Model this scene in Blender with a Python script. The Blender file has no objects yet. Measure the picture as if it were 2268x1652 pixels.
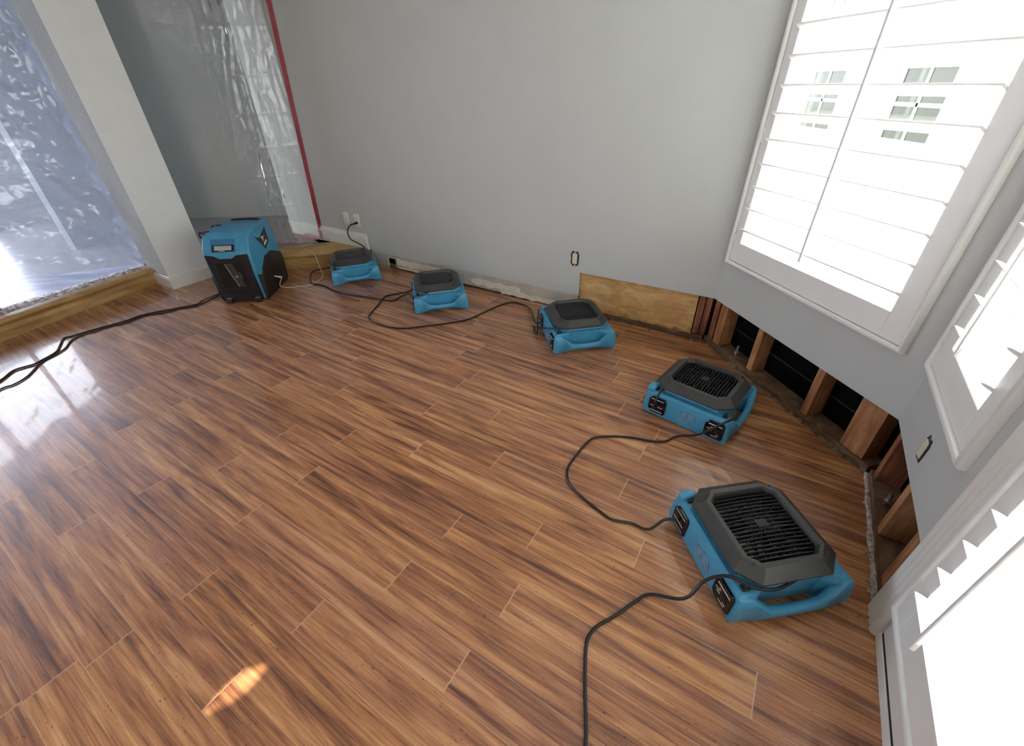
import bpy, bmesh, math, random
from mathutils import Vector, Matrix, noise
random.seed(7)
SC = bpy.context.scene
COL = SC.collection
# ------------------------------------------------------------------ camera
CAM_H = 1.45
F_PX, PITCH, ROLL = 950.0, math.radians(34.1), math.radians(-1.48)
fwd = Vector((0, math.cos(PITCH), -math.sin(PITCH)))
r0 = Vector((1, 0, 0)); u0 = Vector((0, math.sin(PITCH), math.cos(PITCH)))
rt = r0 * math.cos(ROLL) + u0 * math.sin(ROLL)
up = -r0 * math.sin(ROLL) + u0 * math.cos(ROLL)
cd = bpy.data.cameras.new('camera'); cam = bpy.data.objects.new('camera', cd); COL.objects.link(cam)
M = Matrix((rt, up, -fwd)).transposed().to_4x4(); M.translation = (0, 0, CAM_H)
cam.matrix_world = M
cd.sensor_fit = 'HORIZONTAL'; cd.sensor_width = 36.0; cd.lens = F_PX * 36.0 / 2268.0
cd.clip_start = 0.02; cd.clip_end = 200
SC.camera = cam
# ------------------------------------------------------------------ view, world, lights
SC.view_settings.view_transform = 'Standard'
SC.view_settings.look = 'None'
SC.view_settings.exposure = 0.26
SC.view_settings.gamma = 1.0
SC.view_settings.use_curve_mapping = False
SC.cycles.use_denoising = True
SC.cycles.max_bounces = 10
SC.cycles.diffuse_bounces = 5
SC.cycles.transparent_max_bounces = 16
SC.cycles.sample_clamp_indirect = 6.0
SC.cycles.caustics_refractive = False
SC.cycles.caustics_reflective = False
WORLD = 7.4
w = bpy.data.worlds.new('world'); SC.world = w; w.use_nodes = True
bg = w.node_tree.nodes['Background']
bg.inputs[0].default_value = (0.98, 0.985, 1.0, 1); bg.inputs[1].default_value = WORLD
SUN_D = Vector((0.58, -0.02, 1.0)).normalized()      # towards the sun: high, outside the shutters
sl = bpy.data.lights.new('sun', 'SUN'); sl.energy = 10.0; sl.angle = math.radians(0.5); sl.color = (1.0, 0.92, 0.78)
so = bpy.data.objects.new('sun', sl); COL.objects.link(so)
so.rotation_euler = SUN_D.to_track_quat('Z', 'Y').to_euler(); so.location = (0, -3, 6)


def area(name, loc, look, sx, sy, power, col, portal=False):
    l = bpy.data.lights.new(name, 'AREA'); l.shape = 'RECTANGLE'; l.size = sx; l.size_y = sy
    l.energy = power; l.color = col
    o = bpy.data.objects.new(name, l); COL.objects.link(o); o.location = loc
    o.rotation_euler = (Vector(loc) - Vector(look)).to_track_quat('Z', 'Y').to_euler()
    if portal: l.cycles.is_portal = True
    return o


# ------------------------------------------------------------------ frames of the walls
def D2(a):
    a = math.radians(a); return Vector((math.cos(a), math.sin(a)))


def inter(p, d, q, e):
    det = d.x * -e.y + e.x * d.y
    b = q - p
    t = (b.x * -e.y + e.x * b.y) / det
    return p + d * t


AZ = -32.7
pB, pC, pR = Vector((0.752, 2.787)), Vector((1.455, 1.614)), Vector((1.198, .769))
dB, dC, dR = D2(AZ), D2(AZ - 45), D2(AZ - 90)
C01 = inter(pB, dB, pC, dC); C12 = inter(pC, dC, pR, dR); C00 = pB - dB * 3.6


class Frame:                    # s along the wall, o into the room, z up
    def __init__(self, a, d):
        self.a, self.d = a, d; self.n = Vector((d.y, -d.x))

    def __call__(self, s, o, z):
        q = self.a + self.d * s + self.n * o
        return Vector((q.x, q.y, z))


WB, WC, WR = Frame(C00, dB), Frame(C01, dC), Frame(C12, dR)
IDENT = lambda x, y, z: Vector((x, y, z))


def pixray(x, y):
    return rt * (x - 1134) - up * (y - 826) + fwd * F_PX


def fl(x, y, z=0.0):            # point at height z seen at that place of the photo
    d = pixray(x, y); t = (z - CAM_H) / d.z
    return Vector((d.x * t, d.y * t, z))


# ------------------------------------------------------------------ object helpers
def tag(o, label=None, cat=None, group=None, kind=None):
    if label: o['label'] = label
    if cat: o['category'] = cat
    if group: o['group'] = group
    if kind: o['kind'] = kind
    return o


def empty(name, loc=(0, 0, 0), rz=0.0):
    o = bpy.data.objects.new(name, None); COL.objects.link(o)
    o.location = loc; o.rotation_euler = (0, 0, rz); o.empty_display_size = .1
    o['_w'] = 1
    del o['_w']
    return o


def wm(o):
    m = Matrix.Translation(o.location) @ o.rotation_euler.to_matrix().to_4x4()
    return (wm(o.parent) @ m) if o.parent else m


class MB:
    """collects shapes; build() links them as one mesh object"""

    def __init__(self, fr=IDENT):
        self.bm = bmesh.new(); self.fr = fr; self.mats = []

    def v(self, p): return self.bm.verts.new(self.fr(*p))

    def poly(self, pts, mi=0):
        f = self.bm.faces.new([self.v(p) for p in pts]); f.material_index = mi; return f

    def hexa(self, c, mi=0):     # 8 corners: bottom ring 0-3, top ring 4-7
        vs = [self.v(p) for p in c]
        fs = []
        for q in ((0, 3, 2, 1), (4, 5, 6, 7), (0, 1, 5, 4), (1, 2, 6, 5), (2, 3, 7, 6), (3, 0, 4, 7)):
            f = self.bm.faces.new([vs[i] for i in q]); f.material_index = mi; fs.append(f)
        return vs, fs

    def box(self, x0, x1, y0, y1, z0, z1, mi=0, bev=0.0, seg=2):
        vs, fs = self.hexa([(x0, y0, z0), (x1, y0, z0), (x1, y1, z0), (x0, y1, z0),
                            (x0, y0, z1), (x1, y0, z1), (x1, y1, z1), (x0, y1, z1)], mi)
        if bev:
            es = list({e for f in fs for e in f.edges})
            bmesh.ops.bevel(self.bm, geom=es, offset=bev, segments=seg, profile=.5, affect='EDGES')
        return self

    def prism(self, pts, axis, a, b, mi=0, bev=0.0, seg=2, only=None):
        """pts: 2-D outline; axis 'x','y','z' is the extrusion axis"""
        def mk(p, t):
            if axis == 'z': return (p[0], p[1], t)
            if axis == 'y': return (p[0], t, p[1])
            return (t, p[0], p[1])
        A = [self.v(mk(p, a)) for p in pts]; B = [self.v(mk(p, b)) for p in pts]
        fs = [self.bm.faces.new(A), self.bm.faces.new(B[::-1])]
        n = len(pts)
        for i in range(n):
            fs.append(self.bm.faces.new([A[i], B[i], B[(i + 1) % n], A[(i + 1) % n]]))
        for f in fs: f.material_index = mi
        if bev:
            es = list({e for f in fs for e in f.edges})
            if only: es = [e for e in es if only(e)]
            bmesh.ops.bevel(self.bm, geom=es, offset=bev, segments=seg, profile=.5, affect='EDGES')
        return self

    def loft(self, rings, mi=0, cap=True):
        R = [[self.v(p) for p in r] for r in rings]; n = len(rings[0])
        for a, b in zip(R, R[1:]):
            for i in range(n):
                f = self.bm.faces.new([a[i], a[(i + 1) % n], b[(i + 1) % n], b[i]]); f.material_index = mi
        if cap:
            for r in (R[0][::-1], R[-1]):
                f = self.bm.faces.new(r); f.material_index = mi
        return self

    def cyl(self, p, q, r, n=16, mi=0, r2=None):
        p, q = Vector(p), Vector(q); r2 = r if r2 is None else r2
        ax = (q - p).normalized(); a = ax.orthogonal().normalized(); b = ax.cross(a)
        rings = []
        for c, rr in ((p, r), (q, r2)):
            rings.append([tuple(c + (a * math.cos(t) + b * math.sin(t)) * rr)
                          for t in [2 * math.pi * i / n for i in range(n)]])
        return self.loft(rings, mi)

    def tube(self, pts, r, n=8, mi=0, rs=None):
        P = [Vector(p) for p in pts]; rings = []
        a = None
        for i, p in enumerate(P):
            t = (P[min(i + 1, len(P) - 1)] - P[max(i - 1, 0)])
            if t.length < 1e-9: t = Vector((0, 0, 1))
            t.normalize()
            if a is None: a = t.orthogonal().normalized()
            a = (a - t * a.dot(t)).normalized(); b = t.cross(a)
            rr = rs[i] if rs else r
            rings.append([tuple(p + (a * math.cos(k) + b * math.sin(k)) * rr)
                          for k in [2 * math.pi * j / n for j in range(n)]])
        return self.loft(rings, mi)

    def build(self, name, mats, parent=None, smooth=False, local=False, auto=35):
        bm = self.bm
        bmesh.ops.remove_doubles(bm, verts=bm.verts, dist=1e-6)
        bmesh.ops.recalc_face_normals(bm, faces=bm.faces)
        me = bpy.data.meshes.new(name)
        if parent and not local:
            bm.transform(wm(parent).inverted())
        bm.to_mesh(me); bm.free()
        for m in (mats if isinstance(mats, (list, tuple)) else [mats]): me.materials.append(m)
        o = bpy.data.objects.new(name, me); COL.objects.link(o)
        if parent: o.parent = parent
        if smooth:
            for p in me.polygons: p.use_smooth = True
            try: me.set_sharp_from_angle(angle=math.radians(auto))
            except Exception: pass
        return o


def catmull(pts, n=8):
    P = [Vector(p) for p in pts]; out = []
    P = [P[0] * 2 - P[1]] + P + [P[-1] * 2 - P[-2]]
    for i in range(1, len(P) - 2):
        a, b, c, d = P[i - 1:i + 3]
        for k in range(n):
            t = k / n
            out.append(.5 * ((2 * b) + (c - a) * t + (2 * a - 5 * b + 4 * c - d) * t * t + (-a + 3 * b - 3 * c + d) * t ** 3))
    out.append(P[-2]); return out


# ------------------------------------------------------------------ materials
class NT:
    def __init__(self, name):
        self.m = bpy.data.materials.new(name); self.m.use_nodes = True
        self.t = self.m.node_tree; self.n = self.t.nodes
        self.b = self.n['Principled BSDF']; self.out = self.n['Material Output']

    def add(self, typ, **kw):
        nd = self.n.new(typ)
        for k, v in kw.items():
            if hasattr(nd, k) and k not in nd.inputs: setattr(nd, k, v)
            else: nd.inputs[k].default_value = v
        return nd

    def l(self, a, b): self.t.links.new(a, b)

    def coord(self, scale=(1, 1, 1), kind='Object', rot=(0, 0, 0)):
        tc = self.add('ShaderNodeTexCoord'); mp = self.add('ShaderNodeMapping')
        mp.inputs['Scale'].default_value = scale; mp.inputs['Rotation'].default_value = rot
        self.l(tc.outputs[kind], mp.inputs[0]); return mp.outputs[0]

    def noise(self, vec, scale, detail=4, rough=.5, dist=0.0):
        nd = self.add('ShaderNodeTexNoise'); nd.inputs['Scale'].default_value = scale
        nd.inputs['Detail'].default_value = detail; nd.inputs['Roughness'].default_value = rough
        nd.inputs['Distortion'].default_value = dist
        if vec is not None: self.l(vec, nd.inputs['Vector'])
        return nd.outputs[0]

    def ramp(self, fac, stops):
        nd = self.add('ShaderNodeValToRGB'); cr = nd.color_ramp
        while len(cr.elements) < len(stops): cr.elements.new(.5)
        for e, (p, c) in zip(cr.elements, stops):
            e.position = p; e.color = (c, c, c, 1) if isinstance(c, (int, float)) else (*c, 1)
        self.l(fac, nd.inputs[0]); return nd.outputs[0]

    def mix(self, fac, a, b, mode='MIX'):
        nd = self.add('ShaderNodeMix'); nd.data_type = 'RGBA'; nd.blend_type = mode
        for s, x in ((nd.inputs[0], fac), (nd.inputs[6], a), (nd.inputs[7], b)):
            if hasattr(x, 'is_linked'): self.l(x, s)
            elif isinstance(x, (int, float)) and s is nd.inputs[0]: s.default_value = x
            elif isinstance(x, (int, float)): s.default_value = (x, x, x, 1)
            else: s.default_value = (*x, 1)
        return nd.outputs[2]

    def math(self, op, a, b=0.0, c=0.0):
        nd = self.add('ShaderNodeMath'); nd.operation = op
        for s, x in zip(nd.inputs, (a, b, c)):
            if hasattr(x, 'is_linked'): self.l(x, s)
            else: s.default_value = x
        return nd.outputs[0]

    def bump(self, h, strength=.2, dist=.01):
        nd = self.add('ShaderNodeBump'); nd.inputs['Strength'].default_value = strength
        nd.inputs['Distance'].default_value = dist
        self.l(h, nd.inputs['Height']); self.l(nd.outputs[0], self.b.inputs['Normal']); return nd

    def base(self, x):
        s = self.b.inputs['Base Color']
        if hasattr(x, 'is_linked'): self.l(x, s)
        else: s.default_value = (*x, 1)

    def set(self, **kw):
        for k, v in kw.items(): self.b.inputs[k.replace('_', ' ')].default_value = v
        return self


def simple(name, col, rough=.5, metal=0.0, var=.0, bscale=0, bstr=.1, vscale=8, spec=.5):
    m = NT(name); m.set(Roughness=rough, Metallic=metal); m.b.inputs['Specular IOR Level'].default_value = spec
    c = m.coord()
    nz = m.noise(c, vscale, 4)
    if var: m.base(m.ramp(nz, [(.3, tuple(x * (1 - var) for x in col)), (.7, tuple(min(1, x * (1 + var)) for x in col))]))
    else: m.base(col)
    if bscale: m.bump(m.noise(c, bscale, 3), bstr, .002)
    return m.m


def wood(name, dark, mid, light, sc=(3, 30, 30), rough=.6, stain=None, knots=.0, kind='Object'):
    m = NT(name); c = m.coord(sc, kind)
    g = m.noise(c, 1.0, 6, .6, 1.2)
    col = m.ramp(g, [(.3, dark), (.5, mid), (.68, light)])
    c2 = m.coord((1, 1, 1))
    blot = m.noise(c2, 9, 3)
    col = m.mix(m.ramp(blot, [(.45, 0.0), (.75, .55)]), col, dark)
    if stain:
        st = m.noise(m.coord((1, 1, 1)), 14, 4, .6)
        z = m.add('ShaderNodeSeparateXYZ'); tc = m.add('ShaderNodeTexCoord'); m.l(tc.outputs['Object'], z.inputs[0])
        low = m.math('SUBTRACT', stain[0], z.outputs[2]); low = m.math('MULTIPLY', low, stain[1])
        k = m.math('ADD', low, m.math('SUBTRACT', st, .5)); k = m.math('MULTIPLY', k, 3.0)
        k = m.math('MINIMUM', m.math('MAXIMUM', k, 0.0), .9)
        col = m.mix(k, col, (.06, .03, .018))
    m.base(col); m.set(Roughness=rough); m.bump(g, .15, .002); return m.m


def floor_mat():
    m = NT('laminate_planks')
    uv = m.add('ShaderNodeUVMap'); uv.uv_map = 'UVMap'
    at = m.add('ShaderNodeAttribute'); at.attribute_name = 'plank'     # r tone, g offset, b redness
    sp = m.add('ShaderNodeSeparateColor'); m.l(at.outputs['Color'], sp.inputs[0])
    xy = m.add('ShaderNodeSeparateXYZ'); m.l(uv.outputs[0], xy.inputs[0])
    off = m.math('MULTIPLY', sp.outputs[1], 60.0)

    def vec(sx, sy, wob=0.0):
        cb = m.add('ShaderNodeCombineXYZ')
        m.l(m.math('ADD', m.math('MULTIPLY', xy.outputs[0], sx), off), cb.inputs[0])
        m.l(m.math('ADD', m.math('MULTIPLY', xy.outputs[1], sy), off), cb.inputs[1]); return cb.outputs[0]
    # long streaks
    s1 = m.noise(vec(1.3, 26), 1.0, 3, .55, .5)
    s2 = m.noise(vec(2.4, 75), 1.0, 4, .62, 1.3)
    s3 = m.noise(vec(9, 260), 1.0, 3, .6, .3)
    s4 = m.noise(vec(1.6, 11), 1.0, 3, .5, 2.2)
    g = m.math('ADD', m.math('MULTIPLY', s1, .46), m.math('ADD', m.math('MULTIPLY', s2, .34), m.math('MULTIPLY', s4, .20)))
    g = m.math('ADD', g, m.math('MULTIPLY', m.math('SUBTRACT', s3, .5), .12))
    g = m.math('ADD', g, m.math('MULTIPLY', m.math('SUBTRACT', sp.outputs[0], .5), .055))
    col = m.ramp(g, [(.36, (.110, .042, .021)), (.43, (.235, .092, .042)), (.495, (.405, .170, .068)),
                     (.565, (.58, .275, .108)), (.66, (.74, .42, .19))])
    red = m.ramp(g, [(.37, (.105, .045, .033)), (.50, (.36, .145, .080)), (.64, (.62, .32, .175))])
    col = m.mix(m.math('MULTIPLY', sp.outputs[2], .75), col, red)
    # small dark scraped flecks
    fk = m.noise(vec(60, 190), 1.0, 2, .5)
    fk2 = m.noise(vec(4, 12), 1.0, 2, .5)
    k = m.math('MULTIPLY', m.ramp(fk, [(.655, 0.0), (.72, .9)]), m.ramp(fk2, [(.42, 0.0), (.6, 1.0)]))
    col = m.mix(k, col, (.035, .016, .010))
    # joints: plank edges kept in the second uv map as distances from the edges
    u2 = m.add('ShaderNodeUVMap'); u2.uv_map = 'edge'; e = m.add('ShaderNodeSeparateXYZ'); m.l(u2.outputs[0], e.inputs[0])
    endj = m.math('LESS_THAN', e.outputs[0], .0018)
    sidej = m.math('MULTIPLY', m.math('LESS_THAN', e.outputs[1], .0014), .55)
    j = m.math('MAXIMUM', endj, sidej)
    col = m.mix(m.math('MULTIPLY', j, .8), col, (.66, .42, .24))
    m.base(col)
    r = m.ramp(s2, [(.3, .36), (.7, .26)]); m.l(r, m.b.inputs['Roughness'])
    m.set(Coat_Weight=.60, Coat_Roughness=.055)
    m.b.inputs['Specular IOR Level'].default_value = .55
    h = m.math('SUBTRACT', m.math('ADD', m.math('MULTIPLY', s3, .5), m.math('MULTIPLY', s1, .6)), m.math('MULTIPLY', j, 2.0))
    m.bump(h, .12, .0015)
    return m.m


def plastic_mat(name, tint, haze, hazecol, bsc=30, rough=.12, refl=1.6):
    m = NT(name); n = m.n; n.remove(m.b)
    tr = m.add('ShaderNodeBsdfTransparent'); tr.inputs[0].default_value = (*tint, 1)
    df = m.add('ShaderNodeBsdfDiffuse'); df.inputs[0].default_value = (*hazecol, 1)
    tl = m.add('ShaderNodeBsdfTranslucent'); tl.inputs[0].default_value = (*hazecol, 1)
    hz = m.add('ShaderNodeMixShader'); hz.inputs[0].default_value = .55
    m.l(df.outputs[0], hz.inputs[1]); m.l(tl.outputs[0], hz.inputs[2])
    a = m.add('ShaderNodeMixShader'); a.inputs[0].default_value = haze
    m.l(tr.outputs[0], a.inputs[1]); m.l(hz.outputs[0], a.inputs[2])
    gl = m.add('ShaderNodeBsdfGlossy'); gl.inputs['Roughness'].default_value = rough
    gl.inputs[0].default_value = (1, 1, 1, 1)
    c = m.coord((1, 1, 1))
    bp = m.add('ShaderNodeBump'); bp.inputs['Strength'].default_value = .5; bp.inputs['Distance'].default_value = .004
    nz = m.noise(c, bsc, 5, .6, 1.0); m.l(nz, bp.inputs['Height']); m.l(bp.outputs[0], gl.inputs['Normal'])
    fr = m.add('ShaderNodeFresnel'); fr.inputs[0].default_value = 1.5; m.l(bp.outputs[0], fr.inputs['Normal'])
    k = m.math('ADD', m.math('MULTIPLY', fr.outputs[0], refl), .03)
    b = m.add('ShaderNodeMixShader'); m.l(k, b.inputs[0]); m.l(a.outputs[0], b.inputs[1]); m.l(gl.outputs[0], b.inputs[2])
    m.l(b.outputs[0], m.out.inputs[0]); return m.m


MT = {}
MT['floor'] = floor_mat()
MT['paint'] = simple('wall_paint', (.548, .568, .552), .55, var=.02, bscale=260, bstr=.06, vscale=3)
MT['paint_edge'] = simple('gypsum', (.62, .60, .55), .9, var=.05)
MT['bare'] = simple('unpainted_board', (.50, .47, .40), .85, var=.12, bscale=60, bstr=.2, vscale=12)
MT['white'] = simple('white_trim', (.78, .77, .73), .35, var=.02, vscale=5)
MT['shutter'] = simple('white_shutter', (.86, .86, .84), .35, var=.01, vscale=5)
MT['paper'] = simple('torn_paper', (.78, .75, .66), .9, var=.1, bscale=90, bstr=.3)
MT['stud'] = wood('stud_wood', (.22, .085, .035), (.42, .19, .08), (.56, .30, .14), (22, 22, 2.2), .6)
MT['studred'] = wood('stained_stud_wood', (.12, .035, .018), (.28, .095, .045), (.42, .18, .085), (22, 22, 2.2), .6, stain=(.1, 3.0))
MT['plate'] = wood('plate_wood', (.07, .04, .022), (.16, .09, .045), (.28, .17, .09), (6, 6, 20), .8)
MT['ply'] = wood('plywood', (.42, .22, .08), (.60, .36, .14), (.72, .48, .22), (5, 5, 16), .6, stain=(.055, 6.0))
MT['step'] = wood('pine_step', (.30, .17, .055), (.44, .27, .10), (.56, .37, .16), (2, 2, 14), .45)
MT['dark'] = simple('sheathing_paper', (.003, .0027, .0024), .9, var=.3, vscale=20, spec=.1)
MT['ridge'] = simple('sheathing_edge', (.02, .018, .016), .6)
MT['debris'] = simple('dusty_debris', (.16, .12, .075), .95, var=.7, bscale=120, bstr=.6, vscale=45)
MT['debris2'] = simple('peeled_strip', (.44, .40, .34), .9, var=.6, bscale=120, bstr=.6, vscale=60)
MT['blue'] = simple('blue_plastic', (.060, .300, .50), .38, var=.10, bscale=420, bstr=.12, vscale=14)
MT['black'] = simple('black_plastic', (.008, .008, .009), .48, var=.15, bscale=500, bstr=.10)
MT['grey'] = simple('charcoal_plastic', (.042, .042, .040), .45, var=.12, bscale=500, bstr=.10)
MT['glossblack'] = simple('gloss_black', (.008, .008, .009), .15)
MT['print'] = simple('white_print', (.75, .76, .76), .4)
MT['metal'] = simple('steel', (.62, .62, .62), .28, metal=1.0)
MT['rubber'] = simple('black_rubber', (.012, .012, .012), .55)
MT['cord'] = simple('cord_rubber', (.010, .010, .011), .38)
MT['hose'] = simple('clear_hose', (.62, .60, .52), .25)
MT['lcd'] = simple('lcd_panel', (.42, .43, .36), .25, var=.15, vscale=60)
MT['labelm'] = simple('sticker_blue', (.12, .27, .42), .3, var=.35, vscale=70)
MT['red'] = simple('red_tape', (.36, .045, .065), .35, var=.2, bscale=60, bstr=.3)
MT['cream'] = simple('cream_plastic', (.70, .66, .52), .4)
MT['hole'] = simple('box_inside', (.02, .02, .02), .8)
MT['ground'] = simple('outside_paving', (.52, .52, .51), .9, var=.05)
MT['siding'] = simple('white_siding', (.80, .80, .78), .8)
MT['outglass'] = simple('house_window_glass', (.035, .04, .03), .1)
_h = NT('hall_planks'); _n = _h.noise(_h.coord((1.2, 7, 1), rot=(0, 0, .3)), 1.0, 3, .5)
_h.base(_h.ramp(_n, [(.38, (.10, .12, .20)), (.52, (.30, .33, .44)), (.64, (.50, .53, .62))])); _h.set(Roughness=.3); MT['hallfloor'] = _h.m
MT['hallwall'] = simple('hall_paint', (.25, .26, .25), .6)
MT['torn'] = NT('torn_subfloor')
_m = MT['torn']; _c = _m.coord((1, 1, 1))
_m.base(_m.ramp(_m.noise(_c, 38, 5, .7, .6), [(.40, (.05, .03, .025)), (.47, (.30, .20, .15)), (.56, (.72, .70, .70))])); _m.set(Roughness=.8)
MT['torn'] = _m.m
MT['film'] = plastic_mat('clear_film', (.90, .92, .92), .20, (.72, .72, .72), 14, refl=1.0)
MT['film_blue'] = plastic_mat('clear_film_left', (.84, .89, .98), .30, (.60, .67, .88), 14)
_g = NT('window_glass'); _g.n.remove(_g.b)
_t = _g.add('ShaderNodeBsdfTransparent'); _t.inputs[0].default_value = (.95, .97, .97, 1)
_gl = _g.add('ShaderNodeBsdfGlossy'); _gl.inputs['Roughness'].default_value = .02
_mx = _g.add('ShaderNodeMixShader'); _mx.inputs[0].default_value = .06
_g.l(_t.outputs[0], _mx.inputs[1]); _g.l(_gl.outputs[0], _mx.inputs[2]); _g.l(_mx.outputs[0], _g.out.inputs[0])
MT['glass'] = _g.m
_p = NT('pink_tape_film'); _p.n.remove(_p.b)
_t = _p.add('ShaderNodeBsdfTransparent'); _t.inputs[0].default_value = (.97, .84, .87, 1)
_d = _p.add('ShaderNodeBsdfDiffuse'); _d.inputs[0].default_value = (.80, .50, .56, 1)
_mx = _p.add('ShaderNodeMixShader'); _mx.inputs[0].default_value = .4
_p.l(_t.outputs[0], _mx.inputs[1]); _p.l(_d.outputs[0], _mx.inputs[2]); _p.l(_mx.outputs[0], _p.out.inputs[0])
MT['pink'] = _p.m

# ------------------------------------------------------------------ floor: laminate planks
WPL, LPL = 0.0902 * CAM_H, 0.7485 * CAM_H
AL = math.radians(57.24); nF = Vector((math.cos(AL), math.sin(AL))); mF = Vector((-nF.y, nF.x)); C_OFF = .0323 * CAM_H
ROWT = {-2: .991, -1: 1.45, 0: 1.722, 1: .678, 2: 1.068, 3: 1.32, 4: .304, 6: 1.087, 7: .834, 8: .577, 10: .706, 12: .924, 15: .416}


def planks():
    bm = bmesh.new(); u1 = bm.loops.layers.uv.new('UVMap'); u2 = bm.loops.layers.uv.new('edge')
    ca = bm.loops.layers.float_color.new('plank')
    rnd = random.Random(3)
    for k in range(-34, 36):
        t0 = ROWT.get(k)
        t0 = (t0 if t0 is not None else rnd.random() * .75) * CAM_H
        j0 = math.ceil((-3.4 - t0) / LPL) - 1
        for j in range(j0, j0 + 11):
            a, b = t0 + j * LPL, t0 + (j + 1) * LPL
            c = (rnd.random(), rnd.random(), rnd.random(), 1)
            n0, n1 = k * WPL + C_OFF, (k + 1) * WPL + C_OFF
            # split in 3 x 3 so that the distance-to-edge map is right at both ends
            us = [0, .02, LPL - .02, LPL]; vs = [0, .02, WPL - .02, WPL]
            for iu in range(3):
                for iv in range(3):
                    q = [(us[iu], vs[iv]), (us[iu + 1], vs[iv]), (us[iu + 1], vs[iv + 1]), (us[iu], vs[iv + 1])]
                    pts = []
                    for (uu, vv) in q:
                        p = nF * (n0 + vv) + mF * (a + uu); pts.append(bm.verts.new((p.x, p.y, 0)))
                    f = bm.faces.new(pts)
                    for lp, (uu, vv) in zip(f.loops, q):
                        lp[u1].uv = (uu, vv); lp[u2].uv = (min(uu, LPL - uu), min(vv, WPL - vv)); lp[ca] = c
    bmesh.ops.remove_doubles(bm, verts=bm.verts, dist=1e-5)

    def cut(p, n):
        g = list(bm.verts) + list(bm.edges) + list(bm.faces)
        bmesh.ops.bisect_plane(bm, geom=g, plane_co=(p.x, p.y, 0), plane_no=(n.x, n.y, 0), clear_outer=True)
    cut(WB.a, -WB.n); cut(WC.a, -WC.n); cut(WR.a, -WR.n)
    cut(Vector((-4.3, 0)), Vector((-1, 0))); cut(Vector((0, -3.6)), Vector((0, -1)))
    for f in bm.faces: f.normal_update()
    for f in bm.faces:
        if f.normal.z < 0: f.normal_flip()
    me = bpy.data.meshes.new('floor'); bm.to_mesh(me); bm.free(); me.materials.append(MT['floor'])
    o = bpy.data.objects.new('floor', me); COL.objects.link(o)
    return tag(o, kind='structure')


planks()
m = MB(); m.prism([(-4.4, 5.6), (-4.4, -3.7)] + [tuple(q.xy) for q in (WR(5.2, -.125, 0), WR(-.02, -.125, 0), WC(-.02, -.125, 0), WB(-.1, -.125, 0))] + [(-2.28, 5.6)], 'z', -.12, -.004)
tag(m.build('floor_slab', simple('subfloor', (.10, .07, .05), .9, var=.4)), kind='structure')

# ------------------------------------------------------------------ walls
ZC = 2.75
CUT = .31
TH = .0127
bb = MB(WB)                                   # painted sheet of the back wall, cut low on the left, high at right
bb.box(-.09, 1.11, -TH, 0, .13, ZC)
bb.box(1.11, 3.303, -TH, 0, .132, ZC)
bb.box(3.303, 4.2183, -TH, 0, CUT, ZC)
tag(bb.build('wall_back', MT['paint']), kind='structure')
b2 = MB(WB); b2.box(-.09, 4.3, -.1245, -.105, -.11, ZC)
tag(b2.build('wall_back_outer', MT['dark']), kind='structure')
b2 = MB(WB)                                   # end of the wall in the hall behind the film
b2.box(-.10, -.09, -.12, 0, .14, ZC)
tag(b2.build('wall_back_end', MT['hallwall']), kind='structure')

# window openings: (s0, s1, z0, z1)
W1O = (.055, 1.07, .58, 2.25)
W2O = (.045, .555, .58, 2.25)
DRO = (.79, 1.72, .05, 2.25)
b = MB(WC)
for (s0, s1, z0, z1) in ((0, W1O[0], CUT, ZC), (W1O[1], 1.1986, CUT, ZC), (W1O[0], W1O[1], CUT, W1O[2]), (W1O[0], W1O[1], W1O[3], ZC)):
    b.box(s0, s1, -TH, 0, z0, z1)
tag(b.build('wall_corner', MT['paint']), kind='structure')
b = MB(WC)
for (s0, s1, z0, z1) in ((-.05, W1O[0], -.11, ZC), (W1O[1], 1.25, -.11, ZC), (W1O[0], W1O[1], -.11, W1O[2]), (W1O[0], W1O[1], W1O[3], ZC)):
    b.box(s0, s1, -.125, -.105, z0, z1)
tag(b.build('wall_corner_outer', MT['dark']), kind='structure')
b = MB(WR)
for (s0, s1, z0, z1) in ((0, W2O[0], CUT, ZC), (W2O[0], W2O[1], CUT, W2O[2]), (W2O[0], W2O[1], W2O[3], ZC), (W2O[1], .652, CUT, ZC),
                         (.652, DRO[0], 0, ZC), (DRO[0], DRO[1], DRO[3], ZC), (DRO[1], 2.4, 0, ZC), (3.8, 5.0, 0, ZC), (2.4, 3.8, 0, .8), (2.4, 3.8, 1.9, ZC)):
    b.box(s0, s1, -TH, 0, z0, z1)
tag(b.build('wall_right', MT['paint']), kind='structure')
b = MB(WR)
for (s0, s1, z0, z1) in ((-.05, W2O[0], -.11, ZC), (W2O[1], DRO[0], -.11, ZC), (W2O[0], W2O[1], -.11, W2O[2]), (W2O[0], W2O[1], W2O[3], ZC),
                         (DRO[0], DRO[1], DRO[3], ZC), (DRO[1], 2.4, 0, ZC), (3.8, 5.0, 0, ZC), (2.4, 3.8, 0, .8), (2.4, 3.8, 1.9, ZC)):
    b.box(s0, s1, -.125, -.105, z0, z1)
tag(b.build('wall_right_outer', MT['dark']), kind='structure')
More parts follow.
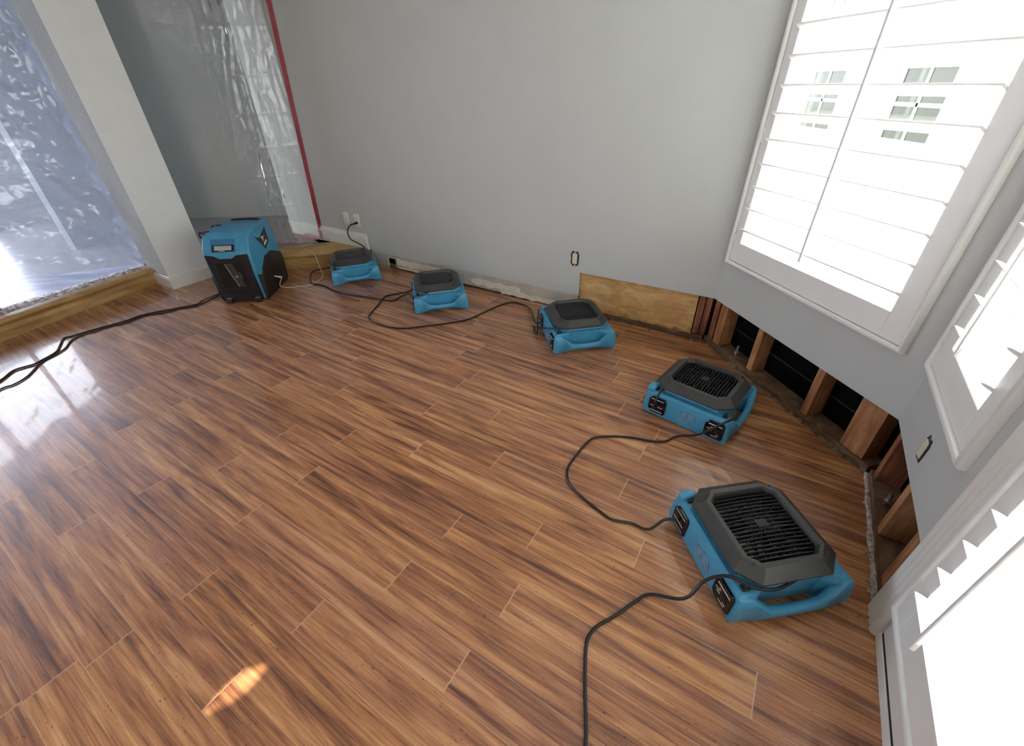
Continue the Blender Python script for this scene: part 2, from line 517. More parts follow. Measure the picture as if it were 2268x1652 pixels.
for fr, lst, nm in ((WC, ((-.1, W1O[0], -.5, ZC), (W1O[1], 1.25, -.5, ZC), (W1O[0], W1O[1], -.5, W1O[2]), (W1O[0], W1O[1], W1O[3], ZC)), 'wall_corner_siding'),
                    (WR, ((-.05, W2O[0], -.5, ZC), (W2O[1], DRO[0], -.5, ZC), (W2O[0], W2O[1], -.5, W2O[2]), (W2O[0], W2O[1], W2O[3], ZC), (DRO[0], DRO[1], DRO[3], ZC), (DRO[1], 2.4, -.5, ZC), (3.8, 5.0, -.5, ZC), (2.4, 3.8, -.5, .8), (2.4, 3.8, 1.9, ZC)), 'wall_right_siding')):
    b = MB(fr)
    for (s0, s1, z0, z1) in lst: b.box(s0, s1, -.137, -.1255, z0, z1)
    tag(b.build(nm, MT['siding']), kind='structure')
# reveals of the three openings
for fr, (s0, s1, z0, z1), nm in ((WC, W1O, 'trim_1'), (WR, W2O, 'trim_2'), (WR, DRO, 'trim_3')):
    b = MB(fr); t = .012
    y0, y1 = -.138, -TH - .0005
    b.box(s0, s0 + .004, y0, y1, z0, z1); b.box(s1 - .004, s1, y0, y1, z0, z1)
    b.box(s0 + .004, s1 - .004, y0, y1, z0, z0 + .004); b.box(s0 + .004, s1 - .004, y0, y1, z1 - .004, z1)
    tag(b.build(nm, MT['white']), kind='structure')

# ceiling, with a narrow lens-shaped hole added to throw the floor's sun patch
pc = fl(525, 1527); pa = fl(455, 1580); pb = fl(602, 1470)
tt = ZC / SUN_D.z
hc, ha, hb = [Vector((q.x + SUN_D.x * tt, q.y + SUN_D.y * tt)) for q in (pc, pa, pb)]
ax = (hb - ha); hl = ax.length / 2; ax.normalize(); nx = Vector((-ax.y, ax.x)); hc = (ha + hb) / 2
lens = []
NL = 10
for i in range(NL + 1):
    t = -1 + 2 * i / NL; lens.append(hc + ax * (t * hl) + nx * (.036 * (1 - t * t)))
for i in range(1, NL):
    t = 1 - 2 * i / NL; lens.append(hc + ax * (t * hl) - nx * (.030 * (1 - t * t)))
bm = bmesh.new()
def ring(pts, z): return [bm.verts.new((p.x, p.y, z)) for p in pts]
outer = [Vector(p) for p in ((-6.5, 7.0), (-6.5, -3.8), WR(5.3, -.14, 0).xy, WR(-.03, -.14, 0).xy, WC(-.03, -.14, 0).xy, WB(-.1, -.14, 0).xy, (-2.1, 7.0))]
for z in (ZC, ZC + .02):
    vo, vi = ring(outer, z), ring(lens, z)
    es = [bm.edges.new((vo[i], vo[(i + 1) % len(vo)])) for i in range(len(vo))] + [bm.edges.new((vi[i], vi[(i + 1) % len(vi)])) for i in range(len(vi))]
    bmesh.ops.triangle_fill(bm, use_beauty=True, edges=es)
me = bpy.data.meshes.new('ceiling'); bm.to_mesh(me); bm.free()
me.materials.append(simple('ceiling_paint', (.75, .75, .73), .8))
o = bpy.data.objects.new('ceiling', me); COL.objects.link(o); tag(o, kind='structure')

# ------------------------------------------------------------------ pillar, step, hall on the left
PA = Vector((-2.966, 3.605)); PBd = D2(AZ + 90); PCd = D2(AZ + 180)
PF = Frame(PA, PBd)          # s along the bright face (away), o: towards the room = (d.y,-d.x)
# bright face runs along PBd from PA ; the jamb runs along PCd
def PP(s, b, z):
    q = PA + PBd * s + PCd * b; return Vector((q.x, q.y, z))
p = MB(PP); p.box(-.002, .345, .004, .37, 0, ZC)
for f in p.bm.faces:                 # the jamb side is rougher plaster, its shade painted in as darker grey
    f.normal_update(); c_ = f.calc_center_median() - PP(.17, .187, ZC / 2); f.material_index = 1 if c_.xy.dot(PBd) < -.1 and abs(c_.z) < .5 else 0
tag(p.build('wall_pillar', [simple('pillar_paint', (.80, .83, .82), .55, var=.02, bscale=260, bstr=.08), simple('jamb_plaster_shaded', (.40, .41, .41), .8, var=.10, bscale=150, bstr=.4, vscale=60)]), kind='structure')
p = MB(PP)                    # baseboard wrapped round the pillar
prof = [(0, 0), (0, .085), (.004, .095), (.004, .104), (.010, .112), (.0152, .116), (.0152, 0)]
def bbwrap(m):
    global prof
    prof = [(d - .011, z) for d, z in prof]
    ringA = [(0 + d, .29, z) for d, z in prof]; 
    A = [(.345 + 0, d, z) for d, z in prof]; B = [(d, d, z) for d, z in prof]; C = [(d, .285, z) for d, z in prof]
    m.loft([A, B, C])
bbwrap(p)
p.box(-.0, .016, .20, .285, .09, .165)
tag(p.build('baseboard_pillar', MT['white']), kind='structure')

SH = .145
# left step: nose line from measured ends
LA, LB = Vector((-3.208, 3.745)), Vector((-3.637, 2.705))
dL = (LB - LA).normalized()
LFr = Frame(LA, dL)          # o = (d.y,-d.x)
sgn = 1 if LFr.n.dot(Vector((1, 0))) > 0 else -1
def LP(s, o, z): return LFr(s, o * sgn, z)   # (s, o)    # o towards the room
prof = [(0, 0), (0, .052), (.004, .058), (.002, .066), (-.002, .085), (.004, .100), (.018, .108), (.024, .118), (.024, .132), (.018, .142), (.008, SH), (-.060, SH), (-.060, 0)]
p = MB(LP); p.prism(prof, 'x', -.02, 3.2)
o = p.build('trim_4', MT['step'], smooth=True, auto=50); tag(o, kind='structure')
p = MB(LP)
for i in range(0): pass
p.prism([(-.05, -.0605), (3.2, -.0605), (3.2, -.36), (-.05, -.19)], 'z', .10, SH - .002)
o = p.build('floor_torn_edge', MT['torn']); tag(o, kind='structure')
p = MB(LP); p.prism([(-.30, -.185), (3.2, -.3605), (3.2, -4.2), (-.30, -4.2)], 'z', .02, SH - .004)
tag(p.build('floor_hall', MT['hallfloor']), kind='structure')
# right step, diagonal in the far corner
RA, RB = Vector((-2.30, 3.995)), Vector((-1.43, 4.155))
dS = (RB - RA).normalized(); RFr = Frame(RA, dS)
def RP(s, o, z): return RFr(s, o, z)
qend = inter(RA, dS, C00, dB); Lr = (qend - RA).length
p = MB(RP)
prof = [(0, 0), (0, .09), (.003, .105), (.014, .112), (.018, .124), (.015, .138), (.006, SH), (-.30, SH), (-.30, 0)]
bm_ = p
A = [(-.45, d, z) for d, z in prof]; 
# right end follows the back wall line
def sEnd(o):
    base = RA + RFr.n * o; q = inter(base, dS, C00 + WB.n * .001, dB); return (q - base).dot(dS)
B = [(sEnd(d), d, z) for d, z in prof]
p.loft([A, B]); o = p.build('trim_5', MT['step'], smooth=True, auto=50); tag(o, kind='structure')
p = MB(); 
hf = [(-6.3, 2.6), (-3.30, 3.95), (-3.0, 4.22), (-2.35, 4.29), (-1.95, 4.42), (-2.28, 4.74), (-2.3, 8.2), (-6.3, 8.2)]
p.prism(hf, 'z', .02, SH - .003); tag(p.build('floor_passage', simple('passage_floor', (.20, .19, .19), .3, var=.2)), kind='structure')
# hall walls
p = MB(); p.box(-6.35, -1.9, 6.6, 6.7, 0, ZC)
p.box(-4.4, -2.2, 5.55, 5.6, 0.0, ZC); p.box(-2.26, -2.16, 4.74, 5.55, 0, ZC); tag(p.build('wall_hall_far', MT['hallwall']), kind='structure')
p = MB(); p.box(-4.42, -4.36, 4.35, 5.6, 0, ZC); tag(p.build('wall_hall_side', MT['hallwall']), kind='structure')
p = MB(); p.box(-6.0, -5.9, -1.0, 1.1, 0, ZC); p.box(-6.0, -5.9, 1.1, 5.2, 2.2, ZC); p.box(-6.0, -5.9, 5.2, 6.7, 0, ZC)
tag(p.build('wall_hall_window', MT['hallwall']), kind='structure')
hw = empty('window_3', (-5.95, 3.1, SH)); tag(hw, kind='structure')
p = MB()
for y in (1.1, 2.45, 3.8, 5.12): p.box(-5.98, -5.92, y, y + .08, SH, 2.2)
for z in (SH, 1.15, 2.12): p.box(-5.97, -5.93, 1.1, 5.2, z, z + .07)
p.build('window_frame', simple('hall_window_frame', (.10, .10, .12), .5), hw)
area('hall_daylight', (-5.8, 3.1, 1.3), (-3, 3.1, .9), 3.6, 1.9, 26, (.58, .70, 1.0))

# walls behind the camera with two windows
p = MB(); q0_ = LP(3.0, -.16, 0); q1_ = Vector((-5.3, -3.6, 0))
dd = (q1_.xy - q0_.xy).normalized(); WLf = Frame(q0_.xy, dd); p = MB(WLf); p.box(0, (q1_.xy - q0_.xy).length, -.06, .06, 0, ZC)
tag(p.build('wall_left', MT['paint']), kind='structure')
p = MB()
p.box(-5.6, -1.0, -3.7, -3.6, 0, ZC)
tag(p.build('wall_rear', MT['paint']), kind='structure')
# ------------------------------------------------------------------ plastic sheets
def sheet(name, base, u, nrm, width, height, z0, nx, nz, disp, mat, parent, warp=None):
    bm = bmesh.new(); V = []
    for j in range(nz + 1):
        row = []
        for i in range(nx + 1):
            s = width * i / nx; z = height * j / nz
            s2 = s if warp is None else warp(s, z)
            d = disp(s, z)
            q = base + u * s2 + nrm * d
            row.append(bm.verts.new((q.x, q.y, z0 + z)))
        V.append(row)
    for j in range(nz):
        for i in range(nx): bm.faces.new([V[j][i], V[j][i + 1], V[j + 1][i + 1], V[j + 1][i]])
    bm.transform(wm(parent).inverted())
    me = bpy.data.meshes.new(name); bm.to_mesh(me); bm.free(); me.materials.append(mat)
    for p_ in me.polygons: p_.use_smooth = True
    o = bpy.data.objects.new(name, me); COL.objects.link(o); o.parent = parent; return o


def ridged(x, y, z=0.0):
    return 1 - abs(noise.noise(Vector((x, y, z)))) * 2


# right-hand film (in the far corner)
qT = WB(.425, .004, 0).xy; qL = Vector((-3.05, 4.18))
uS = (qL - qT).normalized(); nS = Vector((uS.y, -uS.x));
if nS.y > 0: nS = -nS
def dispR(s, z):
    near = math.exp(-((s - .30) / .20) ** 2)
    d = .020 * near * ridged(s * 16 + .6 * noise.noise(Vector((z * 2, s, 1))), z * 1.6, 3)
    d += .006 * (.12 + near) * ridged(s * 34, z * 7, 7)
    d += .006 * noise.noise(Vector((s * 3, z * 1.2, 2)))
    for zc in (.16, .36, .62, .86, 1.12, 1.40, 1.72, 2.05):
        d += (.0008 + .0028 * near) * math.exp(-((z - zc - .01 * noise.noise(Vector((s * 4, zc, 0)))) / .006) ** 2)
    return max(-.03, min(.035, d))
ps = empty('plastic_sheet', (qT.x, qT.y, SH))
tag(ps, 'clear plastic sheet taped to grey wall beside pillar, behind the blue dehumidifier', 'plastic sheet')
LR = (qL - qT).length
def warpR(s, z):      # the taped edge drifts to the right as it climbs
    k = (1 - s / LR); return s - k * (.068 * z)
sheet('film', qT, uS, nS, LR, 2.5, SH + .006, 150, 260, dispR, MT['film'], ps, warpR)
p = MB(WB)            # tape along the wall edge
n = 40; L0 = []; 
for i in range(n + 1):
    z = .165 + 2.4 * i / n; s = .416 + .0688 * (z - .16) + .004 * noise.noise(Vector((z * 6, 0, 0)))
    wdt = .020 + .003 * noise.noise(Vector((z * 9, 5, 0)))
    L0.append([(s - wdt, .016, z), (s + wdt, .003, z), (s + wdt, .0045, z), (s - wdt, .018, z)])
p.loft(L0); p.build('tape', MT['red'], ps)
p = MB(WB); p.loft([[(s - .03, .02, z), (s + .012, .017, z), (s + .012, .019, z), (s - .03, .022, z)] for s, z in ((.425, .150), (.43, .19), (.425, .235))])
o = p.build('tape', MT['pink'], ps); o['label'] = 'pale pink folded tape end'
rows = []
for i in range(25):
    t = i / 24; q = qT + uS * (.03 + t * .75) + nS * (.012 + .004 * math.sin(i * 1.3)); h = .012 + .012 * noise.noise(Vector((t * 5, 1, 0)))
    h += .045 * math.exp(-((t - .16) / .10) ** 2)
    rows.append([(q.x, q.y, SH + .006), (q.x + nS.x * .0015, q.y + nS.y * .0015, SH + .006), (q.x + nS.x * .0015, q.y + nS.y * .0015, SH + .02 + h), (q.x, q.y, SH + .02 + h)])
p = MB(); p.loft(rows); o = p.build('tape', MT['pink'], ps); o['label'] = 'see-through pink tape along the bottom hem'

# left-hand film
pl = empty('plastic_sheet', (LA.x, LA.y, SH))
tag(pl, 'clear bluish plastic sheet closing the doorway left of the pillar', 'plastic sheet')
q0 = LP(-.22, -.15, 0).xy; q1 = LP(3.0, -.36, 0).xy
uL = (q1 - q0).normalized(); nL = Vector((-uL.y, uL.x))
if nL.x < 0: nL = -nL
def dispL(s, z):
    d = .016 * ridged(s * 2.2 + z * .9, z * 5.5 - s * 1.5, 11) + .008 * ridged(s * 9 - z * 5, z * 6, 4)
    up_ = max(0, min(1, (z - .9) / .6))
    d += up_ * .015 * ridged(s * 15 + z * 4, z * 5, 9) + .004 * ridged(s * 24, z * 24, 6)
    for zc in (.30, .62, .98, 1.30, 1.66):
        d += .004 * math.exp(-((z - zc) / .007) ** 2)
    return d
sheet('film', q0, uL, nL, 3.2, 2.5, SH + .003, 260, 230, dispL, MT['film_blue'], pl)
p = MB(); c_ = fl(6, 690, SH)
sred = (c_.xy - q0).dot(uL); qq = q0 + uL * sred + nL * .02
a_ = uL * .016
p.loft([[(qq.x - a_.x, qq.y - a_.y, z), (qq.x + a_.x, qq.y + a_.y, z), (qq.x + a_.x + nL.x * .004, qq.y + a_.y + nL.y * .004, z), (qq.x - a_.x + nL.x * .004, qq.y - a_.y + nL.y * .004, z)] for z in (SH - .02, 1.0, 2.4)])
o = p.build('zipper', MT['red'], pl); o['label'] = 'dark red zipper strip'

# ------------------------------------------------------------------ baseboard pieces and the cut edge
def bbprofile(z0, z1, t=.014):
    h = z1 - z0
    return [(0, z0), (t, z0), (t, z0 + h * .72), (t * .8, z0 + h * .78), (t * .8, z0 + h * .84), (t * .45, z0 + h * .9), (t * .35, z1), (0, z1)]
p = MB(WB); A = [(.40, .0005 + o_, z) for o_, z in bbprofile(.147, .288)]; B = [(1.105, .0005 + o_, z) for o_, z in bbprofile(.132, .286)]
p.loft([A, B]); tag(p.build('baseboard_back', MT['white']), kind='structure')
p = MB(WB); p.box(1.095, 1.108, .0155, .022, .134, .284)
p.box(-.088, .398, .0005, .013, .147, .285)
tag(p.build('baseboard_back_end', MT['white']), kind='structure')
p = MB(WB)                        # board behind the missing baseboard, with a hole knocked in it
p.box(1.11, 1.33, -.012, -.003, .0, .1315); p.box(1.33, 1.43, -.012, -.003, .095, .1315); p.box(1.43, 3.303, -.012, -.003, .012, .1315)
tag(p.build('wall_back_strip', MT['bare']), kind='structure')
p = MB(WB); p.box(1.30, 4.2, -.040, -.016, 0, .032); tag(p.build('wall_back_plate', MT['plate']), kind='structure')
p = MB(WB); rnd = random.Random(5)
def ragged(m, s0, s1, z0, z1, o, seed, amp=.012, step=.02, mi=0):
    n = max(3, int((s1 - s0) / step)); top = []; bot = []
    for i in range(n + 1):
        s = s0 + (s1 - s0) * i / n
        top.append((s, z1 + amp * noise.noise(Vector((s * 14, seed, 0)))))
        bot.append((s, z0 + amp * noise.noise(Vector((s * 17, seed + 5, 0)))))
    m.prism(bot + top[::-1], 'y', o, o + .0022, mi)
ragged(p, 1.45, 1.98, .045, .100, -.0028, 1, .022)
tag(p.build('torn_paper', MT['paper']), 'white torn wallboard paper low on wall between the two farthest air movers', 'torn paper')
p = MB(WB); ragged(p, 2.32, 2.80, .035, .085, -.0028, 2, .018)
tag(p.build('torn_paper', MT['paper']), 'white torn wallboard paper low on wall just right of the second air mover', 'torn paper')
p = MB(WB); ragged(p, 2.62, 3.16, .006, .045, -.0028, 3, .012)
tag(p.build('torn_paper', MT['paper']), 'white torn paper strip at floor beside the middle air mover', 'torn paper')
p = MB(WB); p.box(1.335, 1.345, -.003, .002, .02, .10); tag(p.build('trim_8', MT['paper']), kind='structure')
p = MB(WB); ragged(p, 1.47, 1.75, .012, .03, -.0025, 6, .008)
tag(p.build('torn_paper', MT['paper']), 'ragged scrap of paper at the floor beside the small wall hole', 'torn paper')

# plywood and studs in the opened wall
p = MB(WB); p.box(3.306, 4.125, -.028, -.0165, .008, .3115)
tag(p.build('plywood_panel', MT['ply']), 'tan plywood panel exposed low in the back wall with frayed dark lower edge', 'plywood')
p = MB(WB); p.box(3.3035, 3.306, -.013, -.001, .13, .31); tag(p.build('trim_6', MT['paint_edge']), kind='structure')


def stud(fr, s0, s1, o0, o1, z0, label, mat='stud', z1=.56):
    cx = fr((s0 + s1) / 2, (o0 + o1) / 2, z0)
    m_ = MB(fr); m_.box(s0, s1, o0, o1, z0, z1, bev=.002, seg=1)
    bm_ = m_.bm
    o_ = m_.build('wall_stud', MT[mat]); tag(o_, label, 'stud', 'exposed wall studs'); return o_


PLZ = .038
stud(WB, 4.132, 4.170, -.104, -.0140, PLZ, 'dark stained stud right beside the plywood panel', 'studred')
stud(WB, 4.175, 4.211, -.104, -.0140, PLZ, 'dark reddish stud tucked into the corner next to another stained stud', 'studred')
stud(WC, .006, .046, -.104, -.0145, PLZ, 'dark red stud at the wall corner, just left of the first orange stud', 'studred')
stud(WC, .064, .124, -.104, -.0145, PLZ, 'first orange stud right of the plywood corner, left of the first dark gap', 'stud')
stud(WC, .388, .428, -.104, -.0145, PLZ, 'orange stud behind the fourth air mover, between first and second dark gaps', 'stud')
stud(WC, .798, .838, -.104, -.0145, PLZ, 'orange stud between the second and third dark gaps below the large shutter', 'stud')
stud(WC, 1.035, 1.150, -.104, -.0145, PLZ, 'broad doubled stud with cracked face at the right end under large shutter', 'stud')
stud(WR, .035, .075, -.104, -.0145, PLZ, 'reddish stained stud right after the wall corner, below the narrow shutter', 'studred')
stud(WR, .335, .375, -.104, -.0145, PLZ, 'pale stud with dark side in the middle of the opening under the wall socket hole', 'stud')
stud(WR, .560, .650, -.104, -.0145, PLZ, 'wide pinkish stud at the right end of the opening, nearest the patio door', 'stud')
for fr, s0, s1, nm in ((WC, -.02, 1.19, 'corner'), (WR, .0, .652, 'right')):
    p = MB(fr); p.box(s0, s1, -.104, -.012, 0.0, PLZ - .0005)
    tag(p.build('bottom_plate', MT['plate']), 'dusty brown bottom plate lying under the studs of the ' + ('slanted wall' if nm == 'corner' else 'wall beside the patio door'), 'bottom plate')
    p = MB(fr); p.box(s0, s1, -.1045, -.101, .15, .156); tag(p.build('wall_sheathing_seam', MT['ridge']), kind='structure')


def debris(fr, s0, s1, name, mat, label, seed, wid, zt):
    rnd = random.Random(seed); m_ = MB(fr); n = int((s1 - s0) / .02); rings = []
    for i in range(n + 1):
        s = s0 + (s1 - s0) * i / n
        a = wid * (.55 + .5 * noise.noise(Vector((s * 12, seed, 0)))); z = zt * (.7 + .6 * noise.noise(Vector((s * 20, seed, 4))))
        c = -.004 + .006 * noise.noise(Vector((s * 9, seed, 8)))
        rings.append([(s, c - a, .001), (s, c + a * .5, .001), (s, c + a * .35, z * .6), (s, c, z), (s, c - a * .8, z * .8)])
    m_.loft(rings)
    for _ in range(int((s1 - s0) * 90)):
        s = rnd.uniform(s0, s1); o_ = rnd.gauss(-.012, .013); l = rnd.uniform(.004, .018); z = rnd.uniform(.002, .012)
        if o_ < -.03: o_ = -.03
        q = rnd.uniform(0, 3)
        m_.box(s, s + l, o_, o_ + l * .35, zt * .4, zt * .4 + z * .7)
    tag(m_.build(name, MT[mat]), label, 'debris', kind='stuff')


debris(WC, .0, 1.195, 'debris', 'debris', 'crumbled brown flooring debris along the edge of the slanted wall', 2, .022, .010)
debris(WR, -.01, .66, 'debris', 'debris2', 'peeling pale grey strip along floor edge near patio door', 3, .026, .012)
debris(WB, 3.30, 4.2, 'debris', 'debris', 'thin dark debris along the floor under the plywood panel', 4, .006, .004)
# anchor bolt
p = MB(WC); p.cyl(WC.a and (.255, -.045, PLZ), (.255, -.045, .105), .007, 10); p.cyl((.255, -.045, .055), (.255, -.045, .067), .013, 6)
p2 = MB(); p2.bm.free(); p2 = p
tag(p.build('anchor_bolt', MT['metal']), 'steel anchor bolt standing in the bottom plate left of the first dark gap', 'bolt')
p = MB(WR); p.cyl((.20, -.045, PLZ), (.20, -.045, .10), .007, 10); p.cyl((.20, -.045, .055), (.20, -.045, .067), .013, 6)
tag(p.build('anchor_bolt', MT['metal']), 'steel anchor bolt in the dark gap right of the wall corner', 'bolt')

# ------------------------------------------------------------------ shutters
def blade_ring(oc, zc, tilt, w=.089, t=.011, n=14):
    out = []
    for i in range(n):
        a = 2 * math.pi * i / n
        x = math.cos(a) * w / 2; y = math.copysign(abs(math.sin(a)) ** .8, math.sin(a)) * t / 2
        out.append((oc + x * math.cos(tilt) - y * math.sin(tilt), zc + x * math.sin(tilt) + y * math.cos(tilt)))
    return out


def shutter(fr, so, op, zb, ztop, zfirst, rod_s, label, stile_o=.016, bead=.022, oc=.004, tilt=25, bead_side=1.0):
    """so: outer s range, op: opening s range, zb: outer bottom, zfirst: room edge of the lowest louver"""
    root = empty('plantation_shutter', fr((so[0] + so[1]) / 2, 0, zb)); tag(root, label, 'shutter', 'white plantation shutters')
    T = math.radians(tilt)
    rb = [(0.0005, 0), (.018, 0), (.027, .004), (.030, .011), (.027, .018), (.018, .022), (0.0005, .022)]
    # outer bead: bottom + two sides, mitred
    m_ = MB(fr)
    s0, s1 = so
    P0 = [(s0 + d, o_, ztop) for o_, d in rb]; P1 = [(s0 + d, o_, zb + d) for o_, d in rb]
    P2 = [(s1 - d, o_, zb + d) for o_, d in rb]; P3 = [(s1 - d, o_, ztop) for o_, d in rb]
    m_.loft([P0, P1, P2, P3])
    m_.build('outer_frame', MT['shutter'], root, smooth=True, auto=50)
    i0, i1, zi = s0 + .0255, s1 - .0255, zb + .0255
    zo = zb + (.13 if zb > .4 else .125)
    m_ = MB(fr); O = stile_o
    m_.box(i0, op[0], O - .028, O, zi, ztop, bev=.0015, seg=1); m_.build('stile', MT['shutter'], root)
    m_ = MB(fr); m_.box(op[1], i1, O - .028, O, zi, ztop, bev=.0015, seg=1); m_.build('stile', MT['shutter'], root)
    m_ = MB(fr); m_.box(op[0] + .0003, op[1] - .0003, O - .028, O, zi, zo, bev=.0015, seg=1); m_.build('bottom_rail', MT['shutter'], root)
    m_ = MB(fr); m_.box(op[0] + .0003, op[1] - .0003, O - .028, O, ztop - .1, ztop, bev=.0015, seg=1); m_.build('top_rail', MT['shutter'], root)
    e_o, e_z = oc + .0445 * math.cos(T), .0445 * math.sin(T)
    z = zfirst; k = 0
    while z < ztop - .13:
        rg = blade_ring(oc, z - e_z, T)
        m_ = MB(fr); m_.loft([[(op[0] + .0006, a, b) for a, b in rg], [(op[1] - .0006, a, b) for a, b in rg]])
        m_.build('louver', MT['shutter'], root, smooth=True, auto=60); z += .108; k += 1
    m_ = MB(fr); m_.box(rod_s - .006, rod_s + .006, e_o + .001, e_o + .012, zfirst - .035, z - .07, bev=.002, seg=1)
    m_.build('tilt_rod', MT['shutter'], root)
    for zh in (zb + .11, zb + .62, zb + 1.2):
        m_ = MB(fr); s_h = i0 - .004
        m_.box(s_h - .006, s_h + .014, O + .0002, O + .004, zh, zh + .062); m_.cyl((s_h + .001, O + .006, zh - .002), (s_h + .001, O + .006, zh + .064), .0035, 8)
        m_.build('hinge', MT['shutter'], root)
    return root


shutter(WC, (.030, 1.100), (.106, .990), .556, 2.30, .770, .545, 'large white louvered shutter on slanted wall between plain wall and narrow shutter')
shutter(WR, (.008, .592), (.112, .485), .562, 2.30, .772, .270, 'narrow white louvered shutter between the large shutter and the patio door')
dr = shutter(WR, (.783, 1.78), (.865, 1.62), .165, 2.33, .350, 1.01, 'tall white louvered shutter nearly reaching the floor at lower right of photo', stile_o=.022, oc=.012)
# door casing, threshold
p = MB(WR); n = 40; rg0 = []
out = [(.660, 0.0005)]
for i in range(n + 1):
    s = .664 + (.772 - .664) * i / n
    out.append((s, .012 + .004 * abs(math.sin((s - .664) / .108 * math.pi * 4))))
out.append((.776, .0005))
p.prism(out, 'z', .001, ZC - .5); o = p.build('trim_7', MT['white'], smooth=True, auto=40); tag(o, kind='structure')
d1_ = empty('door_1', WR(1.2, 0, 0)); tag(d1_, kind='structure')
p = MB(WR); p.box(.777, 1.9, -.10, .002, 0, .040, bev=.003); p.build('threshold', MT['white'], d1_)
p = MB(WR); p.box(.777, 1.9, -.10, -.001, .0405, .052); p.build('sill_gap_shade', MT['hole'], d1_)  # solid black strip, paints in the dark of the gap
p = MB(WR); p.box(.79, 1.9, -.06, .000, .0525, .178, bev=.002); p.build('bottom_panel', MT['white'], d1_)
p = MB(WR); p.box(.80, 1.72, -.075, -.071, .17, 2.24); p.build('pane', MT['glass'], d1_)
for nm, fr, (s0, s1, z0, z1) in (('window_1', WC, W1O), ('window_2', WR, W2O), ('added_fill_window', WR, (2.4, 3.8, .8, 1.9))):  # the last one, out of view, is added to light the pillar face
    wr = empty(nm, fr((s0 + s1) / 2, -.08, z0)); tag(wr, kind='structure')
    p = MB(fr); t = .035
    p.box(s0, s0 + t, -.095, -.065, z0, z1); p.box(s1 - t, s1, -.095, -.065, z0, z1)
    p.box(s0 + t, s1 - t, -.095, -.065, z0, z0 + t); p.box(s0 + t, s1 - t, -.095, -.065, z1 - t, z1)
    p.build('window_frame', MT['white'], wr)
    p = MB(fr); p.box(s0 + t, s1 - t, -.082, -.078, z0 + t, z1 - t); p.build('pane', MT['glass'], wr)

# ------------------------------------------------------------------ outlets
def plate_outlet(s, z, label, duplex):
    root = empty('wall_outlet', WB(s, 0, z)); tag(root, label, 'outlet')
    m_ = MB(WB); m_.box(s - .036, s + .036, .0005, .006, z - .058, z + .058, bev=.0025); m_.build('cover_plate', MT['white'], root, smooth=True)
    if duplex:
        for dz in (-.02, .02):
            m_ = MB(WB); m_.box(s - .017, s + .017, .0062, .0085, z + dz - .014, z + dz + .014, bev=.001, seg=1)
            m_.build('receptacle', MT['cream'], root)
    else:
        m_ = MB(WB); m_.cyl((s, .006, z + .04), (s, .0075, z + .04), .003, 8); m_.build('screw', MT['metal'], root)
    return root


plate_outlet(.862, .404, 'blank white cover plate on the back wall, left of the plugged-in outlet', False)
plate_outlet(1.017, .404, 'white wall outlet with a black plug above the farthest air mover', True)


def open_box(fr, s, z, w_, h_, label):
    root = empty('socket_box', fr(s, 0, z)); tag(root, label, 'outlet')
    m_ = MB(fr); pts = []
    for i in range(20):
        a = 2 * math.pi * i / 20; r = 1 + .08 * math.sin(i * 2.3)
        pts.append((s + math.copysign(abs(math.cos(a)) ** .5, math.cos(a)) * w_ * .5 * r, z + math.copysign(abs(math.sin(a)) ** .5, math.sin(a)) * h_ * .5 * r))
    m_.prism(pts, 'y', .0003, .0012); m_.build('box_opening', MT['hole'], root)
    m_ = MB(fr); m_.box(s - w_ * .30, s + w_ * .30, .0013, .006, z - h_ * .36, z + h_ * .36, bev=.002); m_.build('receptacle', MT['cream'], root)
    m_ = MB(fr); m_.box(s - w_ * .12, s + w_ * .12, .0013, .0035, z - h_ * .47, z + h_ * .47); m_.build('mounting_yoke', MT['metal'], root)


open_box(WB, 3.262, .406, .062, .105, 'bare electrical socket without cover plate above the left end of the plywood')
open_box(WR, .322, .420, .055, .095, 'bare electrical socket without cover below the narrow shutter')

# ------------------------------------------------------------------ air movers
GR = 'blue air movers lined up along the walls'


